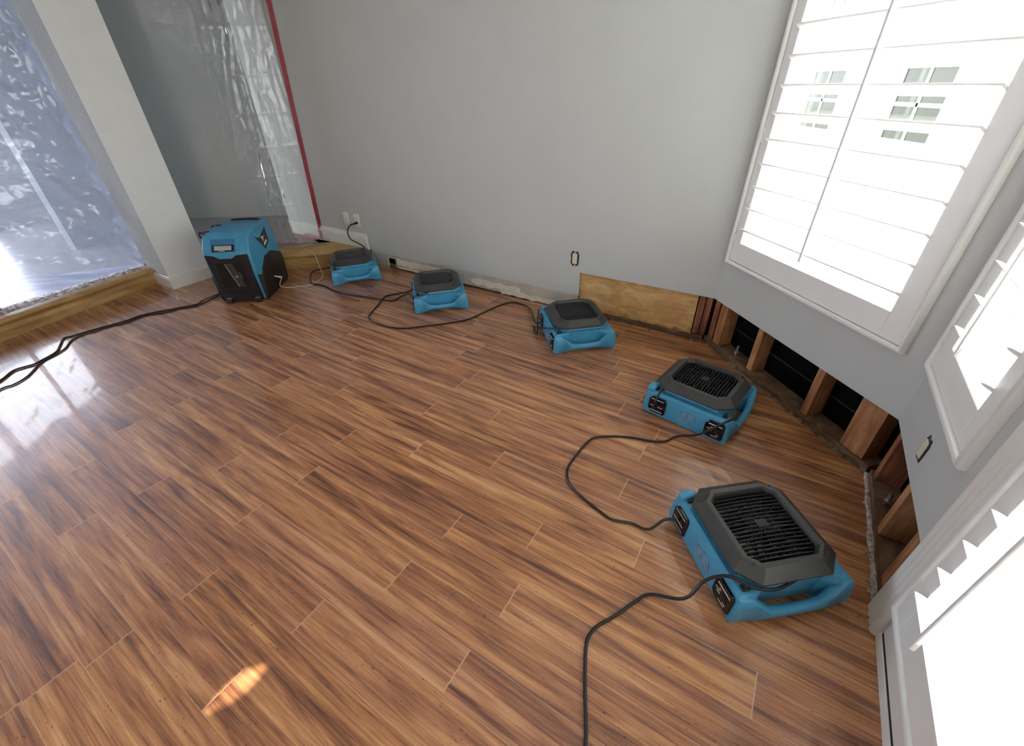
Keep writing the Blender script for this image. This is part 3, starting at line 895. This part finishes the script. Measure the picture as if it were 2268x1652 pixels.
def air_mover():
    root = empty('air_mover')
    X0, Y0 = -.205, -.21                 # corner of the footprint
    S = lambda x, y, z: Vector((x + X0, y + Y0, z))
    W_, D_, H_ = .41, .425, .132
    # moulded shell with a scooped notch at the handle side
    m_ = MB(S)
    notch = [(0, 0), (.055, 0), (.110, .040), (.312, .040), (.355, 0), (W_, 0), (W_, D_), (0, D_)]
    # lower body
    base = m_
    ringz = [(.004, .004), (.030, .0), (.100, .004), (.122, .010), (H_, .022)]
    rings = []
    for z, ins in ringz:
        r = []
        for (x, y) in notch:
            xx = x + (ins if x < .02 else -ins if x > W_ - .02 else 0)
            yy = y + (ins if y < .02 else -ins if y > D_ - .02 else 0)
            if abs(x - .055) < .001: xx = x - ins * .4
            if abs(x - .355) < .001: xx = x + ins * .4
            if abs(y - .040) < .001: yy = .052 - .014 * z / .132
            r.append((xx, yy, z))
        rings.append(r)
    base.loft(rings)
    # raised deck under the lid
    deck = [(.045, .075), (.085, .048), (.33, .048), (.372, .085), (.372, .345), (.33, .385), (.085, .385), (.045, .345)]
    base.loft([[(x, y, .125) for x, y in deck], [(.205 + (x - .205) * .93, .21 + (y - .21) * .93, .152) for x, y in deck]])
    sh = base.build('shell', MT['blue'], root, smooth=True, local=True, auto=28)
    # grab handle: a bar that swells into the two corner blocks
    m_ = MB(S)
    st = [(.012, .006, .004, .014, .124), (.048, -.002, .006, .03, .127), (.082, -.010, .016, .028, .100), (.120, -.017, .028, .016, .066),
          (.165, -.018, .030, .012, .062), (.255, -.018, .030, .012, .062), (.298, -.017, .028, .016, .066), (.336, -.010, .016, .028, .100), (.366, -.002, .006, .03, .127), (.398, .006, .004, .014, .124)]
    rings = []
    for x, yf, zb, yb, zt in st:
        yb = max(yb, yf + .021)
        b_ = .007
        rings.append([(x, yf + b_, zb), (x, yf, zb + b_), (x, yf, zt - b_), (x, yf + b_, zt), (x, yb - b_, zt), (x, yb, zt - b_), (x, yb, zb + b_), (x, yb - b_, zb)])
    m_.loft(rings)
    hd = m_.build('handle', MT['blue'], root, smooth=True, local=True, auto=50)
    # cover frame with chamfered corners
    def octa(cx, cy, hx, hy, c, z): return [(cx - hx + c, cy - hy, z), (cx + hx - c, cy - hy, z), (cx + hx, cy - hy + c, z), (cx + hx, cy + hy - c, z),
                                            (cx + hx - c, cy + hy, z), (cx - hx + c, cy + hy, z), (cx - hx, cy + hy - c, z), (cx - hx, cy - hy + c, z)]
    m_ = MB(S); cx, cy = .198, .212
    R = [octa(cx, cy, .168, .181, .056, .156), octa(cx, cy, .178, .191, .060, .163), octa(cx, cy, .178, .191, .060, .170),
         octa(cx, cy, .146, .160, .048, .196), octa(cx, cy, .142, .156, .046, .200), octa(cx, cy, .126, .138, .030, .200),
         octa(cx, cy, .120, .132, .028, .186), octa(cx, cy, .118, .130, .028, .160), octa(cx, cy, .150, .165, .05, .154)]
    m_.loft(R + [R[0]], cap=False)
    cf = m_.build('cover_frame', MT['grey'], root, smooth=True, local=True, auto=22)
    for sx in (-1, 1):
        for sy in (-1, 1):
            m_ = MB(S); m_.cyl((cx + sx * .122, cy + sy * .136, .199), (cx + sx * .122, cy + sy * .136, .2015), .0045, 10)
            o_ = m_.build('screw', MT['black'], cf, local=True)
    # grille
    m_ = MB(S); ny = 18
    for i in range(ny):
        y = cy - .124 + .248 * i / (ny - 1); hx = .121 - max(0, abs(y - cy) - .100) * 1.0
        seg = 10; rr = []
        for j in range(seg + 1):
            x = cx - hx + 2 * hx * j / seg; zz = .191 - .006 * ((x - cx) / .12) ** 2 + .0
            rr.append([(x, y - .0020, zz - .007), (x, y + .0012, zz - .007), (x, y + .0040, zz), (x, y, zz + .0012)])
        m_.loft(rr)
    for x in (cx - .045, cx, cx + .045):
        m_.box(x - .0012, x + .0012, cy - .125, cy + .125, .178, .1855)
    for a in range(8):
        t = math.pi * a / 8 + .2; dx, dy = math.cos(t), math.sin(t)
        rmax = .118
        px_, py_ = -dy * .0013, dx * .0013
        for sg in (-1, 1):
            A = (cx + dx * .02 * sg, cy + dy * .02 * sg); B = (cx + dx * rmax * sg, cy + dy * rmax * sg)
            m_.hexa([(A[0] - px_, A[1] - py_, .180), (B[0] - px_, B[1] - py_, .178), (B[0] + px_, B[1] + py_, .178), (A[0] + px_, A[1] + py_, .180),
                     (A[0] - px_, A[1] - py_, .187), (B[0] - px_, B[1] - py_, .184), (B[0] + px_, B[1] + py_, .184), (A[0] + px_, A[1] + py_, .187)])
    m_.box(cx - .021, cx + .021, cy - .016, cy + .016, .184, .1935, bev=.002)
    for i in range(-5, 6):
        if i: m_.box(cx + i * .0095 - .001, cx + i * .0095 + .001, cy - .034, cy + .034, .186, .190)
    m_.build('grille', MT['black'], root, local=True)
    # fan below the grille
    m_ = MB(S); m_.prism([(a_, b_) for a_, b_, _ in octa(cx, cy, .135, .148, .03, 0)], 'z', .1525, .1545); m_.cyl((cx, cy, .1535), (cx, cy, .158), .112, 40); m_.cyl((cx, cy, .158), (cx, cy, .170), .045, 28, r2=.038)
    for i in range(18):
        t = 2 * math.pi * i / 18; c_, s_ = math.cos(t), math.sin(t); c2, s2 = math.cos(t + .22), math.sin(t + .22)
        m_.hexa([(cx + c_ * .05, cy + s_ * .05, .158), (cx + c2 * .105, cy + s2 * .105, .158), (cx + c2 * .105 - s2 * .002, cy + s2 * .105 + c2 * .002, .158), (cx + c_ * .05 - s_ * .002, cy + s_ * .05 + c_ * .002, .158),
                 (cx + c_ * .05, cy + s_ * .05, .166), (cx + c2 * .105, cy + s2 * .105, .170), (cx + c2 * .105 - s2 * .002, cy + s2 * .105 + c2 * .002, .170), (cx + c_ * .05 - s_ * .002, cy + s_ * .05 + c_ * .002, .166)])
    m_.build('fan', MT['glossblack'], root, local=True)
    # two black panels on the side away from the wall: octagons in the x = 0 face
    def panel(name, yc, lab):
        pts = [(yc - .044, .030), (yc - .036, .020), (yc + .030, .020), (yc + .046, .036), (yc + .046, .098), (yc + .030, .113), (yc - .036, .113), (yc - .044, .104)]
        m2 = MB(S); m2.prism(pts, 'x', -.0045, .02, bev=.0018, seg=1); pn = m2.build(name, MT['glossblack'], root, local=True); pn['label'] = lab
        return pn
    pf = panel('control_panel', .062, 'black control panel with switch and printing')
    m2 = MB(S); m2.prism([(.038, .055), (.062, .055), (.062, .085), (.038, .085)], 'x', -.0075, -.004); m2.build('switch', MT['black'], pf, local=True)
    for j, (a, b, c, h) in enumerate(((.028, .092, .096, .005), (.070, .080, .080, .003), (.074, .096, .070, .003), (.070, .088, .060, .003), (.036, .050, .045, .003), (.040, .070, .034, .003))):
        m2 = MB(S); m2.prism([(a, c), (b, c), (b, c + h), (a, c + h)], 'x', -.0052, -.0044); m2.build('printed_line', MT['print'], pf, local=True)
    pr = panel('outlet_panel', .350, 'black outlet panel with printed lines')
    for q in (.335, .362):
        m2 = MB(S); m2.prism([(q - .010, .045), (q + .010, .045), (q + .010, .082), (q - .010, .082)], 'x', -.0065, -.004); m2.build('receptacle', MT['black'], pr, local=True)
    for z_ in (.100, .062, .032):
        m2 = MB(S); m2.prism([(.320, z_), (.385, z_), (.385, z_ + .003), (.320, z_ + .003)], 'x', -.0078 if z_ == .062 else -.0052, -.0066 if z_ == .062 else -.0044); m2.build('printed_line', MT['print'], pr, local=True)
    # sticker between them
    m2 = MB(S); m2.prism([(.150, .045), (.235, .035), (.245, .085), (.190, .102), (.160, .092)], 'x', .0002, .012); m2.build('sticker', MT['labelm'], root, local=True)
    # cord cleats, rear cap, feet
    m2 = MB(S); m2.box(.030, .056, .030, .052, .118, .140, bev=.003); m2.box(.036, .050, .034, .048, .134, .152, bev=.002); m2.build('cord_cleat', MT['black'], root, local=True)
    m2 = MB(S); m2.box(.030, .056, .372, .396, .118, .140, bev=.003); m2.build('cord_cleat', MT['black'], root, local=True)
    m2 = MB(S); m2.box(.012, .075, .385, .425, .10, .152, bev=.012, seg=3); m2.build('corner_cap', MT['blue'], root, smooth=True, local=True)
    m2 = MB(S); m2.box(.06, .35, .424, .432, .012, .10, bev=.003)
    for i in range(12): m2.box(.075 + i * .022, .079 + i * .022, .430, .437, .016, .096)
    m2.build('air_outlet', MT['black'], root, local=True)
    for x in (.04, .37):
        for y in (.05, .38):
            m2 = MB(S); m2.cyl((x, y, 0), (x, y, .008), .014, 12); m2.build('rubber_foot', MT['rubber'], root, local=True)
    return root


def dup(root):
    r = root.copy(); COL.objects.link(r)
    def rec(src, dst):
        for ch in list(src.children):
            c = ch.copy(); COL.objects.link(c); c.parent = dst; c.matrix_parent_inverse = ch.matrix_parent_inverse
            rec(ch, c)
    rec(root, r)
    return r


def place(root, px, rz, dz=0.0):
    """px: place in the photo of the front left floor corner"""
    c = fl(*px); a = math.radians(rz)
    dx, dy = .205, .21
    root.location = (c.x + dx * math.cos(a) - dy * math.sin(a), c.y + dx * math.sin(a) + dy * math.cos(a), dz)
    root.rotation_euler = (0, 0, a)


proto = air_mover()
MOVERS = [((1613, 1385), 8, 'largest, nearest blue air mover with black grille beside the patio door'),
          ((1603, 989), 47, 'blue air mover with two black side panels in front of the open studs'),
          ((1226, 786), 9, 'middle blue air mover standing just left of the plywood panel'),
          ((920, 697), 12, 'second farthest blue air mover, in front of the torn paper on the wall'),
          ((740, 635), 20, 'farthest blue air mover, beside the wooden step and under the wall outlet')]
mv = []
dups = [proto] + [dup(proto) for _ in MOVERS[1:]]
for r, (px, rz, lab) in zip(dups, MOVERS):
    place(r, px, rz); tag(r, lab, 'air mover', GR); mv.append(r)


def loc2w(i, x, y, z):      # corner-based local coordinates of mover i
    o = mv[i]; a = o.rotation_euler.z; x -= .205; y -= .21
    return Vector((o.location.x + x * math.cos(a) - y * math.sin(a), o.location.y + x * math.sin(a) + y * math.cos(a), z))


# ------------------------------------------------------------------ dehumidifier
def dehumidifier():
    c = fl(494.5, 670.5); a = math.radians(3)
    root = empty('dehumidifier', (c.x, c.y, 0), a)
    tag(root, 'blue and black upright dehumidifier on casters beside the white pillar', 'dehumidifier')
    W_ = .355
    side = [(.03, .012), (.003, .237), (-.002, .40), (.006, .425), (.055, .50), (.100, .530), (.13, .538), (.42, .548), (.445, .540), (.456, .52), (.482, .36), (.50, .24), (.48, .05), (.455, .012)]
    m_ = MB(); m_.prism(side, 'x', 0, W_, bev=.012, seg=3, only=lambda e: abs(e.verts[0].co.x - e.verts[1].co.x) < 1e-5)
    m_.build('housing', MT['blue'], root, smooth=True, local=True, auto=30)
    # black wheel-arch skirts on both sides
    for sx, x0, x1 in ((1, W_ - .006, W_ + .006), (-1, -.006, .006)):
        m_ = MB(); m_.prism([(.02, .006), (.03, .12), (.075, .205), (.10, .24), (.20, .312), (.325, .318), (.490, .255), (.502, .20), (.487, .03), (.45, .006)], 'x', x0, x1, bev=.004, seg=2)
        sk = m_.build('side_skirt', MT['black'], root, smooth=True, local=True); sk['label'] = 'black wheel arch panel'
        m_ = MB(); m_.prism([(.012, .03), (.002, .225), (.075, .202), (.035, .03)], 'x', x0 + .001 * sx, x1 + .001 * sx, bev=.002, seg=1)
        m_.build('corner_guard', MT['grey'], root, smooth=True, local=True)
    # black front panel
    m_ = MB(); pts = [(.035, .008), (.022, .22), (.012, .395), (.075, .385), (.110, .362), (.21, .362), (.245, .388), (.335, .395), (.328, .22), (.325, .008)]
    m_.prism(pts, 'y', -.012, .03, bev=.003, seg=1); fp = m_.build('front_panel', MT['black'], root, local=True)
    m_ = MB(); m_.box(.075, .275, -.016, -.0122, .135, .335, bev=.0018, seg=1); m_.build('intake_window', MT['glossblack'], fp, local=True)
    m_ = MB(); cxx, cz = .205, .225
    m_.cyl((cxx, -.022, cz), (cxx, -.0162, cz), .044, 28); m_.build('fan_motor', MT['grey'], fp, local=True)
    m_ = MB(); m_.cyl((cxx, -.028, cz), (cxx, -.0222, cz), .010, 14); m_.build('motor_cap', MT['metal'], fp, local=True)
    m_ = MB(); m_.prism([(.145, .330), (.200, .330), (.246, .140), (.200, .140)], 'y', -.0215, -.0165, bev=.001, seg=1)
    m_.build('bracket', MT['grey'], fp, local=True)
    m_ = MB(); m_.prism([(.143, .325), (.148, .325), (.200, .142), (.194, .142)], 'y', -.0245, -.0218); m_.build('bracket_edge', MT['metal'], fp, local=True)
    m_ = MB(); m_.box(.06, .31, -.0145, -.0122, .105, .110); m_.box(.06, .31, -.0145, -.0122, .085, .088); m_.build('groove', MT['glossblack'], fp, local=True)
    # control display on the slanted front top
    def slope(x, t, h):   # t 0..1 up the slant, h off it
        y0, z0, y1, z1 = .006, .425, .055, .50
        dy, dz = y1 - y0, z1 - z0; l = math.hypot(dy, dz); return Vector((x, y0 + dy * t - dz / l * h, z0 + dz * t + dy / l * h))
    m_ = MB(slope); m_.box(.070, .250, -.12, .98, -.002, .003, bev=.001, seg=1); dp = m_.build('display_bezel', simple('deep_blue_plastic', (.03, .17, .36), .35), root, local=True)
    m_ = MB(slope); m_.box(.082, .245, -.10, .46, .003, .007, bev=.001, seg=1); db = m_.build('display', MT['glossblack'], dp, local=True)
    m_ = MB(slope); m_.box(.098, .228, .0, .38, .0072, .0082); m_.box(.135, .175, -.08, -.02, .0072, .0082); m_.build('screen', MT['lcd'], db, local=True)
    # emblem on the right side
    X = W_ + .0004
    m_ = MB(); m_.prism([(.150, .480), (.215, .455), (.262, .468), (.352, .505), (.356, .395), (.262, .352)], 'x', X - .002, X + .002); em = m_.build('emblem', MT['glossblack'], root, local=True)
    m_ = MB(); m_.prism([(.256, .378), (.312, .398), (.312, .418), (.256, .396)], 'x', X + .0021, X + .003); m_.build('emblem_word', MT['print'], em, local=True)
    m_ = MB()
    m_.prism([(.236, .452), (.256, .436), (.252, .418), (.264, .418), (.270, .436), (.294, .448), (.282, .452), (.266, .444), (.248, .456)], 'x', X + .0021, X + .003); m_.build('emblem_mark', MT['print'], em, local=True)
    # top carry handle and cord wraps
    m_ = MB(); P = catmull([(.07, .43, .541), (.08, .435, .550), (.13, .438, .553), (.24, .438, .553), (.29, .435, .550), (.30, .43, .541)], 5)
    m_.tube(P, .008); m_.build('top_handle', MT['black'], root, smooth=True, local=True)
    for y in (.09, .28):
        m_ = MB(); P = catmull([(.02, y, .53), (-.006, y, .545), (-.020, y, .525), (-.012, y, .500)], 5); m_.tube(P, .006)
        P = [(.02, y, .545), (.06, y, .551)]; m_.tube(P, .005); m_.build('cord_hook', MT['black'], root, smooth=True, local=True)
    # casters and rear wheels
    for x in (.075, .300):
        cs = MB(); cs.prism([(-.030, .046), (.030, .046), (.016, .018), (-.010, .014)], 'x', x - .018, x + .018, bev=.002, seg=1); cb = cs.build('caster', MT['metal'], root, local=True)
        cs = MB(); cs.cyl((x - .021, -.012, .018), (x + .021, -.012, .018), .018, 20); cs.build('wheel', MT['rubber'], cb, smooth=True, local=True)
    for x in (.012, .343):
        cs = MB(); cs.cyl((x - .012, .42, .055), (x + .012, .42, .055), .055, 28); wl = cs.build('rear_wheel', MT['rubber'], root, smooth=True, local=True)
        cs = MB(); cs.cyl((x - .014, .42, .055), (x + .014, .42, .055), .022, 20); cs.build('hub', MT['grey'], wl, smooth=True, local=True)
    # drain fitting
    m_ = MB(); m_.cyl((W_ + .004, .245, .118), (W_ + .03, .250, .108), .008, 12); m_.cyl((W_ + .03, .250, .108), (W_ + .055, .255, .098), .010, 12)
    m_.build('drain_fitting', MT['metal'], root, local=True)
    return root


DH = dehumidifier()
def dh(x, y, z):
    a = DH.rotation_euler.z; return Vector((DH.location.x + x * math.cos(a) - y * math.sin(a), DH.location.y + x * math.sin(a) + y * math.cos(a), z))


# ------------------------------------------------------------------ cords
CR = .0056


def cord(label, pts, r=CR, name='power_cord', mat='cord', plug=None, cat='cord', n=5):
    P = []
    for q in pts:
        if isinstance(q, Vector): P.append(q)
        elif len(q) == 3: P.append(fl(q[0], q[1], q[2]))
        else: P.append(fl(q[0], q[1], r + .0006))
    root = empty(name, (P[0].x, P[0].y, 0)); tag(root, label, cat)
    m_ = MB(); m_.tube(catmull(P, n), r, 8); m_.build('cable', MT[mat], root, smooth=True)
    if plug:
        for a, b in plug:
            d = (b - a).normalized(); m_ = MB(); m_.cyl(a, a + d * .030, .012, 12, r2=.009); m_.cyl(a + d * .030, a + d * .052, .009, 12, r2=.005)
            m_.build('plug', MT['cord'], root, smooth=True)
    return root


# pair of cords to the left edge
cord('black cord from the dehumidifier running along the wooden step to the left edge',
     [dh(-.008, .30, .10), dh(-.045, .26, .085), dh(-.075, .17, .03), (447, 666), (439, 673), (400, 681), (320, 696.5), (280, 710), (207, 730), (163, 743), (141, 749), (132, 765), (123, 780), (88, 800), (74, 807), (31, 820), (0, 843), (-70, 885)])
cord('thinner black cord twisted beside the other one near the wooden step at left',
     [dh(-.008, .34, .07), dh(-.05, .30, .05), dh(-.085, .2, .012), (436, 677), (403, 682.5), (366, 692), (320, 699.5), (278, 715), (242, 723), (212, 733), (176, 744), (156, 756), (145.5, 770), (128, 782), (93, 801), (62, 832), (31, 851), (0, 862), (-70, 905)], r=.0046)
# outlet to the farthest air mover
pw = WB(1.017, .0088, .384); pw2 = WB(1.015, .045, .382)
cord('black cord hanging from the wall outlet down behind the farthest air mover',
     [pw2, WB(.985, .062, .372), WB(.930, .060, .33), WB(.905, .055, .27), WB(.93, .055, .225), WB(1.0, .05, .205), WB(1.09, .05, .175), WB(1.16, .07, .12), loc2w(4, .39, .36, .17)],
     plug=[(pw, pw2)])
cord('black cord looping from the farthest air mover across to the second one',
     [loc2w(4, -.006, .35, .06), loc2w(4, -.03, .35, .055), (697, 599, .02), (688.4, 608), (687.5, 619), (691, 628), (704, 629.5), (723, 635), (742, 644), (774, 652.7), (811, 658), (843, 663), (868, 666), (879, 662), (896, 652.7, .02), (911, 649, .05), loc2w(3, -.01, .03, .14), loc2w(3, .05, .012, .1425), loc2w(3, .12, .030, .152)])
cord('black cord curving from the second air mover across the floor to the middle one',
     [loc2w(3, -.006, .35, .06), loc2w(3, -.04, .34, .05), (886.4, 649, .01), (856.4, 655), (846, 664), (837.6, 675), (820.8, 694), (817, 703), (826.4, 712.7), (849, 720), (867.7, 725), (897.7, 726.8), (942.7, 722), (999, 714.6), (1036.6, 707), (1071, 692), (1102, 678), (1130, 669.7), (1153, 673), (1173.4, 683, .02), loc2w(2, -.04, .36, .055), loc2w(2, -.006, .35, .06)])
cord('short black cord loop at the left side of the middle air mover',
     [loc2w(2, -.012, .39, .14), loc2w(2, -.03, .33, .09), loc2w(2, -.055, .24, .03), (1182, 722, .006), (1190, 725, .04), loc2w(2, -.01, .10, .142), loc2w(2, .04, .06, .155), loc2w(2, .10, .045, .1525)])
cord('black cord curling from the fourth air mover to the nearest one',
     [loc2w(1, .12, .012, .150), loc2w(1, .06, .000, .146), loc2w(1, .010, .02, .140), loc2w(1, -.030, .06, .10), loc2w(1, -.055, .12, .04), (1500, 966, .006), (1475, 976.8), (1445, 977), (1400, 969), (1358, 966), (1323, 968), (1305.5, 975.7), (1281, 1002), (1259.6, 1032), (1256, 1053), (1263, 1074.5), (1291, 1102.7), (1326.6, 1131), (1351, 1148.6), (1376, 1155), (1400, 1159), (1436, 1172.5, .012), loc2w(0, -.05, .375, .05), loc2w(0, -.0067, .362, .060)])
cord('short black cord plugged into the rear side panel of the fourth air mover',
     [loc2w(1, -.028, .35, .085), loc2w(1, -.03, .352, .115), loc2w(1, .01, .352, .147), loc2w(1, .05, .345, .157)], plug=[(loc2w(1, -.0068, .35, .075), loc2w(1, -.03, .35, .08))])
cord('black cord from under nearest air mover cover running to the bottom edge of the photo',
     [loc2w(0, .20, .030, .150), loc2w(0, .13, .014, .150), loc2w(0, .085, .020, .150), loc2w(0, .05, .036, .152), loc2w(0, .0, .075, .155), loc2w(0, -.06, .09, .12), loc2w(0, -.12, .08, .05), (1440, 1316, .008), (1405.5, 1333), (1363, 1363), (1321, 1388), (1303, 1411), (1298, 1432), (1296, 1467), (1296, 1538), (1298, 1608), (1297, 1652), (1290, 1760)])
cord('thin clear drain hose from dehumidifier past farthest air mover onto the wooden step',
     [dh(.408, .255, .10), (620.5, 632, .05), (638, 637, .006), (664.6, 634, .004), (689, 631.5, .004), (708.7, 619.8, .01), (715.5, 608.8, .03), (708.7, 593.3, .07), (697.7, 567, .150), (684.5, 555.8, SH + .003), (668, 546, SH + .003), (692, 537, SH + .004)],
     r=.003, name='drain_hose', mat='hose', cat='hose')

# ------------------------------------------------------------------ outside
m = MB(); m.box(-30, 40, -30, 40, -.7, -.5); tag(m.build('ground', MT['ground']), kind='structure')
nh = empty('neighbour_house', (8.2, 9, -.5)); tag(nh, 'pale neighbouring house seen overexposed through the large shutter', 'house')
m = MB(); m.box(7.5, 7.7, 1.5, 16, -.5, 4.6); m.build('wall', MT['siding'], nh)
m = MB(); m.prism([(7.0, 4.5), (9.8, 6.4), (9.8, 6.5), (6.9, 4.62)], 'y', 1.2, 16.3); m.build('roof', simple('pale_roof', (.5, .48, .46), .9), nh)
for (y, z, w_, h_) in ((8.4, .3, 1.3, 1.3), (11.2, .3, 1.3, 1.3), (8.4, 2.6, 1.2, 1.0), (12.0, 2.6, 1.2, 1.0)):
    m = MB(); t = .09
    m.box(7.44, 7.499, y, y + t, z, z + h_); m.box(7.44, 7.499, y + w_ - t, y + w_, z, z + h_); m.box(7.44, 7.499, y + t, y + w_ - t, z, z + t); m.box(7.44, 7.499, y + t, y + w_ - t, z + h_ - t, z + h_)
    m.box(7.45, 7.49, y + t, y + w_ - t, z + h_ * .48, z + h_ * .53); m.box(7.45, 7.49, y + w_ * .48, y + w_ * .52, z + t, z + h_ - t)
    wf = m.build('window', MT['white'], nh)
    m = MB(); m.box(7.47, 7.485, y + t, y + w_ - t, z + t, z + h_ - t); m.build('pane', MT['outglass'], wf)

# portals help the daylight find the openings
def wportal(name, fr, s0, s1, z0, z1):
    c = fr((s0 + s1) / 2, -.09, (z0 + z1) / 2); t = fr((s0 + s1) / 2, 1, (z0 + z1) / 2)
    area(name, c, t, s1 - s0, z1 - z0, 1, (1, 1, 1), True)
wportal('daylight_large_window', WC, *W1O); wportal('daylight_narrow_window', WR, *W2O); wportal('daylight_door', WR, *DRO)
wportal('daylight_added_window', WR, 2.4, 3.8, .8, 1.9)
